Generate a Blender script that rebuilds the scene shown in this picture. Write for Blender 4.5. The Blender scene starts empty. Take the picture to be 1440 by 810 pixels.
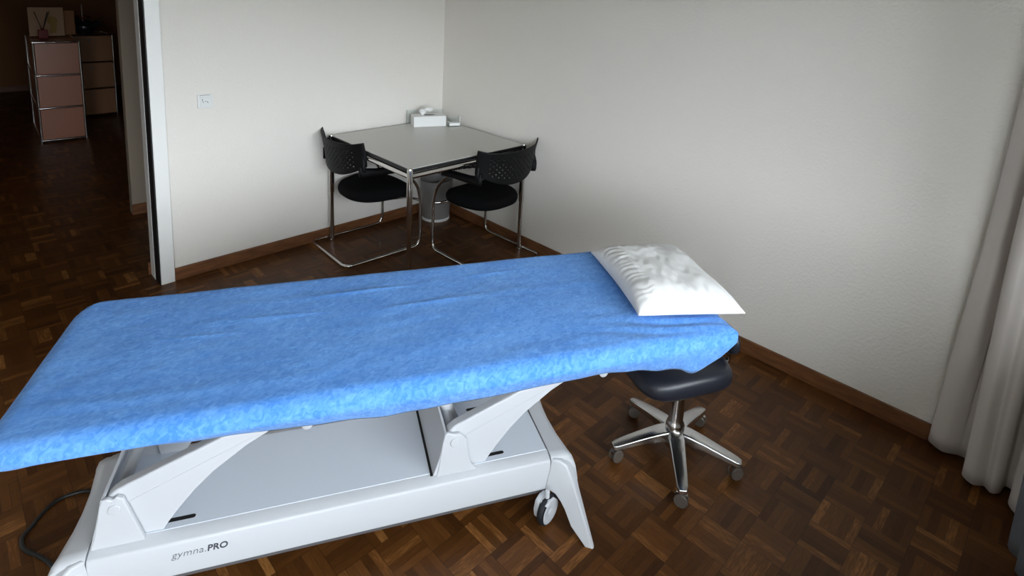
import bpy, bmesh, math, random
from mathutils import Vector, Matrix, noise
random.seed(4)
scene = bpy.context.scene
COL = scene.collection
PI = math.pi

# ------------------------------------------------------------------ materials
def srgb(r, g, b):
    f = lambda c: (c/255/12.92) if c/255 <= .04045 else ((c/255+.055)/1.055)**2.4
    return (f(r), f(g), f(b), 1)

def mat(name, col, rough=.5, metal=0, spec=.5, bump=None, **kw):
    m = bpy.data.materials.new(name); m.use_nodes = True
    nt = m.node_tree; b = nt.nodes['Principled BSDF']
    b.inputs['Base Color'].default_value = col
    b.inputs['Roughness'].default_value = rough
    b.inputs['Metallic'].default_value = metal
    b.inputs['Specular IOR Level'].default_value = spec
    for k, v in kw.items(): b.inputs[k.replace('_', ' ')].default_value = v
    if bump:
        scale, strength, dist = bump
        tc = nt.nodes.new('ShaderNodeTexCoord'); n = nt.nodes.new('ShaderNodeTexNoise')
        n.inputs['Scale'].default_value = scale; n.inputs['Detail'].default_value = 3
        bp = nt.nodes.new('ShaderNodeBump'); bp.inputs['Strength'].default_value = strength
        bp.inputs['Distance'].default_value = dist
        nt.links.new(tc.outputs['Object'], n.inputs['Vector'])
        nt.links.new(n.outputs['Fac'], bp.inputs['Height'])
        nt.links.new(bp.outputs['Normal'], b.inputs['Normal'])
    return m

def noise_colour(m, c1, c2, scale, lo=.35, hi=.65, detail=4, stretch=(1, 1, 1)):
    nt = m.node_tree; b = nt.nodes['Principled BSDF']
    tc = nt.nodes.new('ShaderNodeTexCoord'); mp = nt.nodes.new('ShaderNodeMapping')
    mp.inputs['Scale'].default_value = stretch
    n = nt.nodes.new('ShaderNodeTexNoise'); n.inputs['Scale'].default_value = scale; n.inputs['Detail'].default_value = detail
    r = nt.nodes.new('ShaderNodeValToRGB')
    r.color_ramp.elements[0].position = lo; r.color_ramp.elements[0].color = c1
    r.color_ramp.elements[1].position = hi; r.color_ramp.elements[1].color = c2
    nt.links.new(tc.outputs['Object'], mp.inputs['Vector']); nt.links.new(mp.outputs['Vector'], n.inputs['Vector'])
    nt.links.new(n.outputs['Fac'], r.inputs['Fac']); nt.links.new(r.outputs['Color'], b.inputs['Base Color'])
    return m

M = {}
M['plaster'] = mat('white_plaster', srgb(226, 221, 214), .85, spec=.2, bump=(75, .6, .006))
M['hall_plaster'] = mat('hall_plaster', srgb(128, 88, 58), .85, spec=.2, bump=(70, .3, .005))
M['hall_end'] = mat('hall_cream_paint', srgb(152, 138, 122), .7, spec=.3)
M['ceiling'] = mat('ceiling_paint', srgb(232, 230, 226), .9, spec=.1)
M['door_white'] = mat('white_door_lacquer', srgb(232, 231, 228), .35)
M['rubber'] = mat('black_rubber', srgb(12, 12, 12), .6)
M['skirting'] = noise_colour(mat('oak_skirting', srgb(106, 66, 38), .5), srgb(96, 58, 31), srgb(122, 78, 45), 9, stretch=(1, 1, 6))
M['chrome'] = mat('chrome', (.62, .6, .58, 1), .13, 1)
M['polished'] = mat('polished_aluminium', (.62, .62, .62, 1), .22, 1)
M['tabletop'] = mat('pale_grey_table_laminate', srgb(190, 188, 182), .3)
M['table_edge'] = mat('black_table_edge', srgb(18, 18, 18), .45)
M['black_plastic'] = mat('black_plastic', srgb(9, 9, 10), .55, spec=.22)
M['black_fabric'] = mat('black_upholstery', srgb(14, 14, 15), .95, spec=.1, bump=(400, .3, .001))
M['leatherette'] = mat('black_leatherette', srgb(30, 32, 40), .38, bump=(300, .1, .0006))
M['bed_white'] = mat('white_powder_coat', srgb(191, 193, 197), .38)
M['deck'] = mat('pale_grey_deck', srgb(206, 212, 222), .5)
M['steel_grey'] = mat('grey_steel_rail', srgb(105, 105, 108), .45, .4)
M['slot'] = mat('black_slot', srgb(8, 8, 8), .7)
M['ink'] = mat('grey_lettering', srgb(92, 94, 100), .6)
M['ink2'] = mat('dark_lettering', srgb(66, 68, 74), .6)
M['paper'] = mat('white_paper', srgb(238, 238, 236), .8, spec=.1)
M['card'] = mat('white_card_box', srgb(228, 228, 226), .55)
M['plate'] = mat('white_switch_plastic', srgb(222, 222, 220), .35)
M['marks'] = mat('grey_switch_marks', srgb(110, 110, 110), .6)
M['basket'] = mat('grey_plastic', srgb(128, 124, 122), .5)
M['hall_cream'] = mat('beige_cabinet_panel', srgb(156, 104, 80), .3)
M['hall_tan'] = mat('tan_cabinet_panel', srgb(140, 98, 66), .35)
M['red_glass'] = mat('dark_red_liquid', srgb(96, 22, 20), .2)
M['reed'] = mat('dark_reed', srgb(30, 18, 14), .8)
M['kraft'] = mat('tan_print', srgb(150, 118, 88), .6)
M['ochre'] = mat('ochre_print', srgb(128, 98, 30), .6)
M['pot'] = mat('dark_glazed_pot', srgb(22, 24, 32), .3)
M['leaf'] = mat('dark_leaf', srgb(20, 34, 34), .55)
M['petal'] = mat('dark_red_petal', srgb(84, 20, 22), .6)
M['cable'] = mat('black_cable', srgb(14, 13, 13), .5)
M['window_frame'] = mat('white_window_frame', srgb(225, 225, 225), .4)
M['radiator'] = mat('white_radiator', srgb(215, 215, 212), .4)
M['frosted'] = mat('smoky_castor_plastic', srgb(92, 84, 78), .15)
M['tyre'] = mat('dark_castor_tyre', srgb(24, 26, 32), .6)

def glass(name, tint, fac):
    m = bpy.data.materials.new(name); m.use_nodes = True; nt = m.node_tree; nt.nodes.clear()
    o = nt.nodes.new('ShaderNodeOutputMaterial'); t = nt.nodes.new('ShaderNodeBsdfTransparent'); g = nt.nodes.new('ShaderNodeBsdfGlossy')
    x = nt.nodes.new('ShaderNodeMixShader'); t.inputs['Color'].default_value = tint; g.inputs['Roughness'].default_value = .03
    x.inputs['Fac'].default_value = fac
    nt.links.new(t.outputs[0], x.inputs[1]); nt.links.new(g.outputs[0], x.inputs[2]); nt.links.new(x.outputs[0], o.inputs[0]); return m
M['glass'] = glass('window_glass', (.95, .97, .97, 1), .05)
M['acrylic'] = glass('clear_acrylic', (.95, .97, .97, 1), .035)

def curtain_mat(name, col, trans):
    m = mat(name, col, .9, spec=.1, bump=(600, .2, .001)); nt = m.node_tree
    b = nt.nodes['Principled BSDF']; o = nt.nodes['Material Output']
    t = nt.nodes.new('ShaderNodeBsdfTranslucent'); t.inputs['Color'].default_value = col
    x = nt.nodes.new('ShaderNodeMixShader'); x.inputs['Fac'].default_value = trans
    nt.links.new(b.outputs[0], x.inputs[1]); nt.links.new(t.outputs[0], x.inputs[2]); nt.links.new(x.outputs[0], o.inputs['Surface']); return m
M['curtain'] = curtain_mat('white_curtain_cloth', srgb(216, 208, 202), .12)
M['shaded_curtain'] = curtain_mat('shaded_curtain_cloth', srgb(120, 122, 128), .1)  # darker copy of the curtain cloth, shade put into its colour

def parquet():
    m = bpy.data.materials.new('mosaic_oak_parquet'); m.use_nodes = True; nt = m.node_tree
    b = nt.nodes['Principled BSDF']; N = nt.nodes.new; Lk = nt.links.new
    def math_(op, a, c=None, d=None):
        n = N('ShaderNodeMath'); n.operation = op
        for i, v in enumerate((a, c, d)):
            if v is None: continue
            if isinstance(v, (int, float)): n.inputs[i].default_value = v
            else: Lk(v, n.inputs[i])
        return n.outputs[0]
    tc = N('ShaderNodeTexCoord'); sp = N('ShaderNodeSeparateXYZ'); Lk(tc.outputs['Object'], sp.inputs[0])
    B = .130; K = 5
    x = math_('DIVIDE', sp.outputs[0], B); y = math_('DIVIDE', sp.outputs[1], B)
    ix = math_('FLOOR', x); iy = math_('FLOOR', y)
    fx = math_('FRACT', x); fy = math_('FRACT', y)
    par = math_('FLOORED_MODULO', math_('ADD', ix, iy), 2)
    def mixf(f, a, c):   # a*(1-f)+c*f
        return math_('ADD', math_('MULTIPLY', a, math_('SUBTRACT', 1, f)), math_('MULTIPLY', c, f))
    across = mixf(par, fx, fy); along = mixf(par, fy, fx)
    fa = math_('MULTIPLY', across, K); fi = math_('FLOOR', fa); ff = math_('FRACT', fa)
    cx = N('ShaderNodeCombineXYZ'); Lk(ix, cx.inputs[0]); Lk(iy, cx.inputs[1]); Lk(fi, cx.inputs[2])
    wn = N('ShaderNodeTexWhiteNoise'); wn.noise_dimensions = '3D'; Lk(cx.outputs[0], wn.inputs[0])
    # a block often shares its tone: mix block noise in
    cb = N('ShaderNodeCombineXYZ'); Lk(ix, cb.inputs[0]); Lk(iy, cb.inputs[1])
    wb = N('ShaderNodeTexWhiteNoise'); wb.noise_dimensions = '2D'; Lk(cb.outputs[0], wb.inputs[0])
    # grain along each finger
    g = N('ShaderNodeCombineXYZ')
    Lk(math_('ADD', math_('MULTIPLY', across, 9.0), math_('MULTIPLY', wn.outputs[0], 50)), g.inputs[0])
    Lk(math_('MULTIPLY', along, 1.6), g.inputs[1]); Lk(math_('ADD', ix, math_('MULTIPLY', iy, 3.7)), g.inputs[2])
    gn = N('ShaderNodeTexNoise'); gn.inputs['Scale'].default_value = 2.2; gn.inputs['Detail'].default_value = 5; Lk(g.outputs[0], gn.inputs['Vector'])
    big = N('ShaderNodeTexNoise'); big.inputs['Scale'].default_value = 1.3; Lk(tc.outputs['Object'], big.inputs['Vector'])
    tone = math_('ADD', math_('ADD', math_('MULTIPLY', wn.outputs[0], .42), math_('MULTIPLY', wb.outputs[0], .16)),
                 math_('ADD', math_('MULTIPLY', gn.outputs['Fac'], .40), math_('MULTIPLY', big.outputs['Fac'], .12)))
    r = N('ShaderNodeValToRGB'); e = r.color_ramp.elements
    e[0].position = .20; e[0].color = srgb(54, 29, 10)
    e[1].position = .94; e[1].color = srgb(156, 106, 56)
    a = e.new(.5); a.color = srgb(80, 47, 18)
    a = e.new(.72); a.color = srgb(98, 60, 26)
    Lk(tone, r.inputs['Fac'])
    # joints
    def edge(f, w):
        d = math_('MINIMUM', f, math_('SUBTRACT', 1, f)); return math_('LESS_THAN', d, w)
    jn = math_('MAXIMUM', math_('MULTIPLY', edge(ff, .028), .45), math_('MAXIMUM', math_('MULTIPLY', edge(along, .007), .75), math_('MULTIPLY', edge(across, .006), .6)))
    mx = N('ShaderNodeMix'); mx.data_type = 'RGBA'; Lk(jn, mx.inputs['Factor']); Lk(r.outputs['Color'], mx.inputs['A']); mx.inputs['B'].default_value = srgb(26, 13, 7)
    Lk(mx.outputs['Result'], b.inputs['Base Color'])
    rr = math_('ADD', .30, math_('MULTIPLY', gn.outputs['Fac'], .22)); Lk(rr, b.inputs['Roughness'])
    b.inputs['Specular IOR Level'].default_value = .28
    bp = N('ShaderNodeBump'); bp.inputs['Strength'].default_value = .25; bp.inputs['Distance'].default_value = .002
    Lk(math_('SUBTRACT', math_('MULTIPLY', wn.outputs[0], .3), jn), bp.inputs['Height']); Lk(bp.outputs[0], b.inputs['Normal'])
    return m
M['parquet'] = parquet()

def terry():
    m = mat('blue_terry_cloth', srgb(92, 152, 226), .95, spec=.08)
    nt = m.node_tree; b = nt.nodes['Principled BSDF']; N = nt.nodes.new; Lk = nt.links.new
    tc = N('ShaderNodeTexCoord'); mp = N('ShaderNodeMapping'); mp.inputs['Scale'].default_value = (1, 1.6, 1)
    Lk(tc.outputs['Object'], mp.inputs[0])
    n1 = N('ShaderNodeTexNoise'); n1.inputs['Scale'].default_value = 48; n1.inputs['Detail'].default_value = 7; n1.inputs['Distortion'].default_value = 1.2; Lk(mp.outputs[0], n1.inputs['Vector'])
    n2 = N('ShaderNodeTexNoise'); n2.inputs['Scale'].default_value = 4.5; n2.inputs['Detail'].default_value = 3; Lk(mp.outputs[0], n2.inputs['Vector'])
    n3 = N('ShaderNodeTexNoise'); n3.inputs['Scale'].default_value = 420; n3.inputs['Detail'].default_value = 2; Lk(tc.outputs['Object'], n3.inputs['Vector'])
    a = N('ShaderNodeMath'); a.operation = 'MULTIPLY_ADD'; Lk(n1.outputs['Fac'], a.inputs[0]); a.inputs[1].default_value = .75; a.inputs[2].default_value = 0
    c = N('ShaderNodeMath'); c.operation = 'MULTIPLY_ADD'; Lk(n2.outputs['Fac'], c.inputs[0]); c.inputs[1].default_value = .30; Lk(a.outputs[0], c.inputs[2])
    r = N('ShaderNodeValToRGB'); e = r.color_ramp.elements
    e[0].position = .40; e[0].color = srgb(70, 129, 205); e[1].position = .70; e[1].color = srgb(107, 162, 228)
    Lk(c.outputs[0], r.inputs[0]); Lk(r.outputs[0], b.inputs['Base Color'])
    h = N('ShaderNodeMath'); h.operation = 'ADD'; Lk(n3.outputs['Fac'], h.inputs[0]); Lk(n1.outputs['Fac'], h.inputs[1])
    bp = N('ShaderNodeBump'); bp.inputs['Strength'].default_value = .5; bp.inputs['Distance'].default_value = .004
    Lk(h.outputs[0], bp.inputs['Height']); Lk(bp.outputs[0], b.inputs['Normal'])
    b.inputs['Sheen Weight'].default_value = .15
    return m
M['terry'] = terry()
M['hem'] = mat('pale_hem_stitch', srgb(150, 178, 214), .9)
M['pillow'] = mat('white_pillow_cotton', srgb(216, 215, 214), .85, spec=.1, bump=(500, .12, .0008))

# ------------------------------------------------------------------ mesh helpers
def obj(name, bm, m, parent=None, smooth=False, bevel=0, seg=2, loc=None, rot=None, angle=40):
    me = bpy.data.meshes.new(name)
    bmesh.ops.recalc_face_normals(bm, faces=bm.faces)
    bm.to_mesh(me); bm.free()
    ms = m if isinstance(m, (list, tuple)) else [m]
    for k in ms: me.materials.append(k)
    o = bpy.data.objects.new(name, me); COL.objects.link(o)
    if smooth:
        for p in me.polygons: p.use_smooth = True
        if smooth != 'all': me.set_sharp_from_angle(angle=math.radians(angle))
    if bevel:
        md = o.modifiers.new('bevel', 'BEVEL'); md.width = bevel; md.segments = seg; md.limit_method = 'ANGLE'; md.angle_limit = math.radians(35)
        md.harden_normals = False
        for p in me.polygons: p.use_smooth = True
        me.set_sharp_from_angle(angle=math.radians(60))
    if parent: o.parent = parent
    if loc: o.location = loc
    if rot: o.rotation_euler = rot
    return o

def box(bm, x0, x1, y0, y1, z0, z1, mi=0):
    v = [bm.verts.new((x, y, z)) for x in (x0, x1) for y in (y0, y1) for z in (z0, z1)]
    for f in ((0, 1, 3, 2), (4, 6, 7, 5), (0, 4, 5, 1), (2, 3, 7, 6), (0, 2, 6, 4), (1, 5, 7, 3)):
        bm.faces.new([v[i] for i in f]).material_index = mi
    return v

def prism(bm, pts, y0, y1, axis='y', mi=0):
    """closed polygon pts (a, b) swept between y0 and y1 along axis"""
    def P(a, b, c): return {'y': (a, c, b), 'x': (c, a, b), 'z': (a, b, c)}[axis]
    A = [bm.verts.new(P(a, b, y0)) for a, b in pts]; B = [bm.verts.new(P(a, b, y1)) for a, b in pts]
    n = len(pts)
    bm.faces.new(A).material_index = mi; bm.faces.new(B[::-1]).material_index = mi
    for i in range(n): bm.faces.new([A[i], A[(i+1) % n], B[(i+1) % n], B[i]]).material_index = mi

def fillet(pts, r, n=6):
    pts = [Vector(p) for p in pts]; out = [pts[0]]
    for i in range(1, len(pts)-1):
        a, b, c = pts[i-1], pts[i], pts[i+1]
        rr = min(r, (a-b).length*.49, (c-b).length*.49)
        p = b+(a-b).normalized()*rr; q = b+(c-b).normalized()*rr
        for k in range(n+1):
            t = k/n; out.append((1-t)**2*p+2*t*(1-t)*b+t*t*q)
    out.append(pts[-1]); return out

def tube(bm, pts, r, n=14, closed=False, cap=True, mi=0):
    pts = [Vector(p) for p in pts]; L = len(pts); rings = []
    up = None
    for i, p in enumerate(pts):
        if closed: t = (pts[(i+1) % L]-pts[i-1]).normalized()
        else: t = (pts[min(i+1, L-1)]-pts[max(i-1, 0)]).normalized()
        if up is None: up = Vector((0, 0, 1)) if abs(t.z) < .9 else Vector((1, 0, 0))
        s = t.cross(up).normalized(); up = s.cross(t).normalized()
        rad = r[i] if isinstance(r, (list, tuple)) else r
        rings.append([bm.verts.new(p+rad*(math.cos(2*PI*k/n)*s+math.sin(2*PI*k/n)*up)) for k in range(n)])
    for i in range(L if closed else L-1):
        A, B = rings[i], rings[(i+1) % L]
        for k in range(n):
            f = bm.faces.new([A[k], A[(k+1) % n], B[(k+1) % n], B[k]]); f.material_index = mi
    if cap and not closed:
        bm.faces.new(rings[0][::-1]).material_index = mi; bm.faces.new(rings[-1]).material_index = mi

def lathe(bm, prof, c=(0, 0, 0), n=28, axis='z', mi=0, capped=True):
    rings = []
    for r, h in prof:
        ring = []
        for k in range(n):
            a = 2*PI*k/n; x, y = r*math.cos(a), r*math.sin(a)
            P = {'z': (x, y, h), 'y': (x, h, y), 'x': (h, x, y)}[axis]
            ring.append(bm.verts.new((P[0]+c[0], P[1]+c[1], P[2]+c[2])))
        rings.append(ring)
    for A, B in zip(rings, rings[1:]):
        for k in range(n): bm.faces.new([A[k], A[(k+1) % n], B[(k+1) % n], B[k]]).material_index = mi
    if capped:
        bm.faces.new(rings[0][::-1]).material_index = mi; bm.faces.new(rings[-1]).material_index = mi

def loft(bm, secs, cap=True, mi=0):
    R = [[bm.verts.new(p) for p in s] for s in secs]; n = len(R[0])
    for A, B in zip(R, R[1:]):
        for k in range(n): bm.faces.new([A[k], A[(k+1) % n], B[(k+1) % n], B[k]]).material_index = mi
    if cap: bm.faces.new(R[0][::-1]).material_index = mi; bm.faces.new(R[-1]).material_index = mi

def new(): return bmesh.new()
def tag(o, label, cat, group=None):
    o['label'] = label; o['category'] = cat
    if group: o['group'] = group
    return o
def thing(name, label, cat, loc=(0, 0, 0), rotz=0, group=None):
    o = bpy.data.objects.new(name, None); COL.objects.link(o); o.empty_display_size = .1
    o.location = loc; o.rotation_euler = (0, 0, rotz); return tag(o, label, cat, group)
def struct(name, bm, m, parent=None, **kw):
    o = obj(name, bm, m, parent, **kw)
    if not parent: o['kind'] = 'structure'
    return o
def copy_tree(o, parent=None):
    c = o.copy(); COL.objects.link(c); c.parent = parent
    for ch in list(o.children): copy_tree(ch, c)
    return c

# ------------------------------------------------------------------ the setting
ZC = 2.5; X0 = -4.5; Y0 = -4.0; DX0, DX1, DZ = -3.0, -2.0, 2.06; WT = .14
bm = new(); box(bm, X0-.2, .2, Y0-.25, WT+.0, -.1, 0); struct('floor', bm, M['parquet'])
bm = new(); box(bm, X0-.2, 2.4, WT, 7.3, -.1, 0); struct('floor', bm, M['parquet'])
bm = new(); box(bm, X0, 0, Y0, 0, ZC, ZC+.1); struct('ceiling', bm, M['ceiling'])
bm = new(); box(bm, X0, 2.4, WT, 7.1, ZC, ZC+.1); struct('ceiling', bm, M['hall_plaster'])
bm = new(); box(bm, X0, DX0, 0, WT, 0, ZC); box(bm, DX1, 2.4, 0, WT, 0, ZC); box(bm, DX0, DX1, 0, WT, DZ, ZC); struct('wall_left', bm, M['plaster'])
bm = new(); box(bm, 0, .2, Y0-.25, 0, 0, ZC); struct('wall_right', bm, M['plaster'])
bm = new(); box(bm, X0-.2, X0, Y0-.25, 7.1, 0, ZC); struct('wall_back', bm, M['plaster'])
WX0, WX1, WZ0, WZ1 = -3.10, -.50, .86, 2.28; GX0, GX1, GZ0 = -4.30, -3.34, .06
bm = new(); yb = Y0-.25
box(bm, X0, GX0, yb, Y0, 0, ZC); box(bm, GX1, WX0, yb, Y0, 0, ZC); box(bm, GX0, GX1, yb, Y0, 0, GZ0); box(bm, GX0, GX1, yb, Y0, WZ1, ZC); box(bm, WX1, 0, yb, Y0, 0, ZC); box(bm, WX0, WX1, yb, Y0, 0, WZ0); box(bm, WX0, WX1, yb, Y0, WZ1, ZC)
struct('wall_window', bm, M['plaster'])
bm = new(); yf = Y0-.16
for xa in (WX0, -1.80-.03, WX1-.06): box(bm, xa, xa+.06, yf, yf+.06, WZ0, WZ1)
box(bm, WX0, WX1, yf, yf+.06, WZ0, WZ0+.07); box(bm, WX0, WX1, yf, yf+.06, WZ1-.07, WZ1)
wf = struct('window_1', bm, M['window_frame'], bevel=.004)
bm = new(); box(bm, WX0+.05, WX1-.05, yf+.027, yf+.033, WZ0+.06, WZ1-.06); obj('window_pane', bm, M['glass'], wf)
bm = new(); box(bm, WX0, WX1, Y0-.1, Y0+.05, WZ0-.03, WZ0); struct('trim_1', bm, M['window_frame'], bevel=.004)
bm = new(); box(bm, -6, 1.2, Y0-1.5, Y0-.25, 2.36, 2.54); struct('light_blocking_slab', bm, M['plaster'])          # unseen slab added outside above the openings to cut high sky light
bm = new()
for xa in (GX0, GX1-.08): box(bm, xa, xa+.08, yf, yf+.06, GZ0, WZ1)
box(bm, GX0, GX1, yf, yf+.06, GZ0, GZ0+.10); box(bm, GX0, GX1, yf, yf+.06, WZ1-.08, WZ1)
gd = struct('door_2', bm, M['window_frame'], bevel=.004)
bm = new(); box(bm, GX0+.06, GX1-.06, yf+.027, yf+.033, GZ0+.08, WZ1-.06); obj('door_pane', bm, M['glass'], gd)
bm = new(); tube(bm, fillet([(GX1-.04, yf+.06, 1.05), (GX1-.04, yf+.11, 1.05), (GX1-.15, yf+.11, 1.05)], .02, 4), .009, 10); obj('door_handle', bm, M['chrome'], gd, smooth=True)
# door lining (no leaf is in view)
bm = new()
for s, xe in ((1, DX1), (-1, DX0)):
    prism(bm, [(xe, -.02), (xe+s*.073, -.02), (xe+s*.073, 0), (xe, 0)], 0, DZ, 'z')
box(bm, DX0-.073, DX1+.073, -.02, 0, DZ, DZ+.073)
d1 = struct('door_1', bm, M['door_white'], bevel=.004)
bm = new(); box(bm, DX1-.006, DX1, -.019, .075, 0, DZ); box(bm, DX0, DX0+.006, -.019, .075, 0, DZ); obj('door_seal', bm, M['rubber'], d1)
bm = new()
for xe, s in ((DX1, 1), (DX0, -1)):
    box(bm, min(xe-s*.008, xe), max(xe-s*.008, xe), .075, WT+.02, 0, DZ); box(bm, min(xe, xe+s*.06), max(xe, xe+s*.06), WT, WT+.02, 0, DZ)
obj('inner_jamb', bm, M['door_white'], d1, bevel=.002)
BH = .076
bm = new(); box(bm, DX1+.073, -.012, -.012, 0, 0, BH); struct('baseboard_left', bm, M['skirting'], bevel=.003)
bm = new(); box(bm, -.012, 0, Y0, 0, 0, BH); struct('baseboard_right', bm, M['skirting'], bevel=.003)
bm = new(); box(bm, GX1, WX1+.4, Y0, Y0+.012, 0, BH); struct('baseboard_window', bm, M['skirting'])
bm = new(); box(bm, DX1-.02, DX1+.3, WT+.02, WT+.034, 0, BH); struct('baseboard_hall', bm, M['skirting'])
# hall
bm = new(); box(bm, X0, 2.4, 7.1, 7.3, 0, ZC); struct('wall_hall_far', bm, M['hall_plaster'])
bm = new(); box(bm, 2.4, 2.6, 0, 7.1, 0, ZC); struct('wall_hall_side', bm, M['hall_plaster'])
bm = new(); box(bm, X0, 2.4, 7.085, 7.1, 0, BH); struct('baseboard_hall_far', bm, M['skirting'])
bm = new(); box(bm, -1.875, 2.4, 1.225, 1.30, 0, ZC); struct('wall_hall_partition', bm, M['hall_end'], bevel=.004)
bm = new(); box(bm, -1.877, 2.4, 1.214, 1.225, 0, BH); struct('baseboard_hall_partition', bm, M['skirting'])

# ------------------------------------------------------------------ meeting table
S = .94; TX, TY, TH = -.035, -.028, .74
tb = thing('meeting_table', 'square pale grey table with chrome tube legs standing in the room corner', 'table', (TX-S/2, TY-S/2, 0))
h = S/2
bm = new(); box(bm, -h+.012, h-.012, -h+.012, h-.012, TH-.004, TH); obj('tabletop', bm, M['tabletop'], tb, bevel=.0015)
bm = new(); box(bm, -h+.006, h-.006, -h+.006, h-.006, TH-.022, TH-.004); obj('edge_band', bm, M['table_edge'], tb)
bm = new(); e = h-.016
for a, b in (((-e, -e), (e, -e)), ((e, -e), (e, e)), ((e, e), (-e, e)), ((-e, e), (-e, -e))):
    tube(bm, [(a[0], a[1], TH-.045), (b[0], b[1], TH-.045)], .0165, 16)
obj('top_rail', bm, M['chrome'], tb, smooth=True)
for sx in (-1, 1):
    for sy in (-1, 1):
        bm = new(); r = .0175
        lathe(bm, [(.016, 0), (.0165, .004), (r-.003, .006), (r-.003, .34), (r, .345), (r, TH-.006), (r-.002, TH+.001), (r-.008, TH+.004), (.001, TH+.005)], (sx*(h-.014), sy*(h-.014), 0), 24)
        lg = obj('leg', bm, M['chrome'], tb, smooth=True)

# ------------------------------------------------------------------ cantilever chairs (local: front +y, back -y, rear rail at y=-.55)
def perforated_back():
    """curved plastic shell with real holes; grid cells ringed round an octagonal hole"""
    NX, NZ = 26, 12; Wd, Hd = .52, .215
    bm = new()
    def outline(u, v):                          # u,v in -1..1 -> 3D
        top = .775+.012*u*u+.012*max(0, abs(u)-.78)/.22
        bot = .555+.085*abs(u)**2.3
        z = bot+(top-bot)*(v+1)/2
        x = u*(Wd/2)*(1+.02*(v+1))
        y = -.505+.075*u*u-.03*((v+1)/2)**1.5+.02*abs(u)**6
        return Vector((x, y, z))
    cache = {}
    def vert(i, j):                             # on a doubled grid: corners and mid-edges
        if (i, j) not in cache: cache[(i, j)] = bm.verts.new(outline(-1+i/NX, -1+j/NZ))
        return cache[(i, j)]
    for i in range(NX):
        for j in range(NZ):
            c = (2*i+1, 2*j+1)
            ring = [vert(2*i, 2*j), vert(2*i+1, 2*j), vert(2*i+2, 2*j), vert(2*i+2, 2*j+1), vert(2*i+2, 2*j+2), vert(2*i+1, 2*j+2), vert(2*i, 2*j+2), vert(2*i, 2*j+1)]
            hole = (i+j) % 2 == 0 and 3 <= i < NX-3 and 2 <= j < NZ-2
            if hole:
                inner = []
                for k in range(8):
                    a = -3*PI/4+k*PI/4
                    inner.append(bm.verts.new(outline(-1+(c[0]+.52*math.cos(a))/NX, -1+(c[1]+.52*math.sin(a))/NZ)))
                for k in range(8): bm.faces.new([ring[k], ring[(k+1) % 8], inner[(k+1) % 8], inner[k]])
            else: bm.faces.new(ring)
    return bm

def make_chair(label):
    t = thing('visitor_chair', label, 'chair')
    R = .0105; hw = .245
    # one bent tube: rear rail, both floor rails, posts, arm supports
    pts = [(-hw, -.43, .585), (-hw, -.16, .575), (-hw, -.035, .46), (-hw, 0, .34), (-hw, .0, R), (-hw, -.55, R), (hw, -.55, R), (hw, 0, R), (hw, 0, .34), (hw, -.035, .46), (hw, -.16, .575), (hw, -.43, .585)]
    bm = new(); tube(bm, fillet(pts, .06, 7), R, 14)
    fr = obj('tube_frame', bm, M['chrome'], t, smooth=True)
    bm = new(); tube(bm, fillet([(-hw, -.003, .335), (-hw+.05, -.03, .335), (hw-.05, -.03, .335), (hw, -.003, .335)], .02, 4), .008, 12)
    tube(bm, [(-.15, -.03, .335), (-.15, -.30, .362)], .008, 10); tube(bm, [(.15, -.03, .335), (.15, -.30, .362)], .008, 10)
    obj('seat_support', bm, M['chrome'], t, smooth=True)
    for s in (-1, 1):                           # arm pads that run back into the shell
        bm = new(); secs = []
        for k, (y, z, w, hh) in enumerate(((-.085, .555, .012, .012), (-.105, .573, .024, .022), (-.20, .583, .026, .024), (-.34, .590, .024, .026), (-.43, .600, .018, .032), (-.455, .615, .010, .04))):
            secs.append([(s*hw+w*math.cos(a)*(1 if abs(math.cos(a)) < .95 else 1), y, z+hh*math.sin(a)) for a in [2*PI*q/12 for q in range(12)]])
        loft(bm, secs); obj('armrest', bm, M['black_plastic'], t, smooth='all')
    # seat cushion: rounded superellipse, wider at the front
    bm = new(); n = 48; secs = []
    for (k, z) in ((.90, .365), (.97, .372), (1, .392), (.995, .41), (.95, .428), (.85, .438), (.6, .446), (.25, .45)):
        sec = []
        for q in range(n):
            a = 2*PI*q/n; c, s_ = math.cos(a), math.sin(a)
            x = .225*k*math.copysign(abs(c)**.72, c); y = .22*k*math.copysign(abs(s_)**.72, s_)
            x *= 1-.10*(y < 0)*(-y/.22)
            dz = -.022*max(0, y/.22)**3-.008*math.cos(PI*x/.3)*(z > .43)
            sec.append((x, y-.215, z+dz))
        secs.append(sec)
    loft(bm, secs); obj('seat', bm, M['black_fabric'], t, smooth='all')
    bk = obj('backrest', perforated_back(), M['black_plastic'], t, smooth=True)
    md = bk.modifiers.new('thickness', 'SOLIDIFY'); md.thickness = .006; md.offset = 0
    for s in (-1, 1):
        bm = new(); tube(bm, [(s*.240, -.415, .580), (s*.254, -.43, .62), (s*.254, -.43, .655), (s*.25, -.43, .69)], [.010, .016, .014, .006], 12)
        obj('back_bracket', bm, M['black_plastic'], t, smooth=True)
        bm = new(); N_ = 14                     # perforated strap from the back's upper corner down to the arm pad
        for i in range(N_+1):
            k = i/N_; y = -.425+.315*k; z = .700-.110*k**1.15; hh = .011+.004*(1-k)
            if i % 2 == 1 and i < N_-1:
                w_ = .0035
                for (ya, yb, za, zb) in ((y-.0105, y+.0105, z+w_, z+hh), (y-.0105, y+.0105, z-hh, z-w_)): box(bm, s*.25-.003, s*.25+.003, ya, yb, za, zb)
            else: box(bm, s*.25-.003, s*.25+.003, y-.014, y+.014, z-hh, z+hh)
        obj('arm_strap', bm, M['black_plastic'], t)
    return t
ch = make_chair('black chrome-framed chair at the table, its perforated back turned to the blue bed')
ch['group'] = 'visitor chairs at the table'
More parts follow.
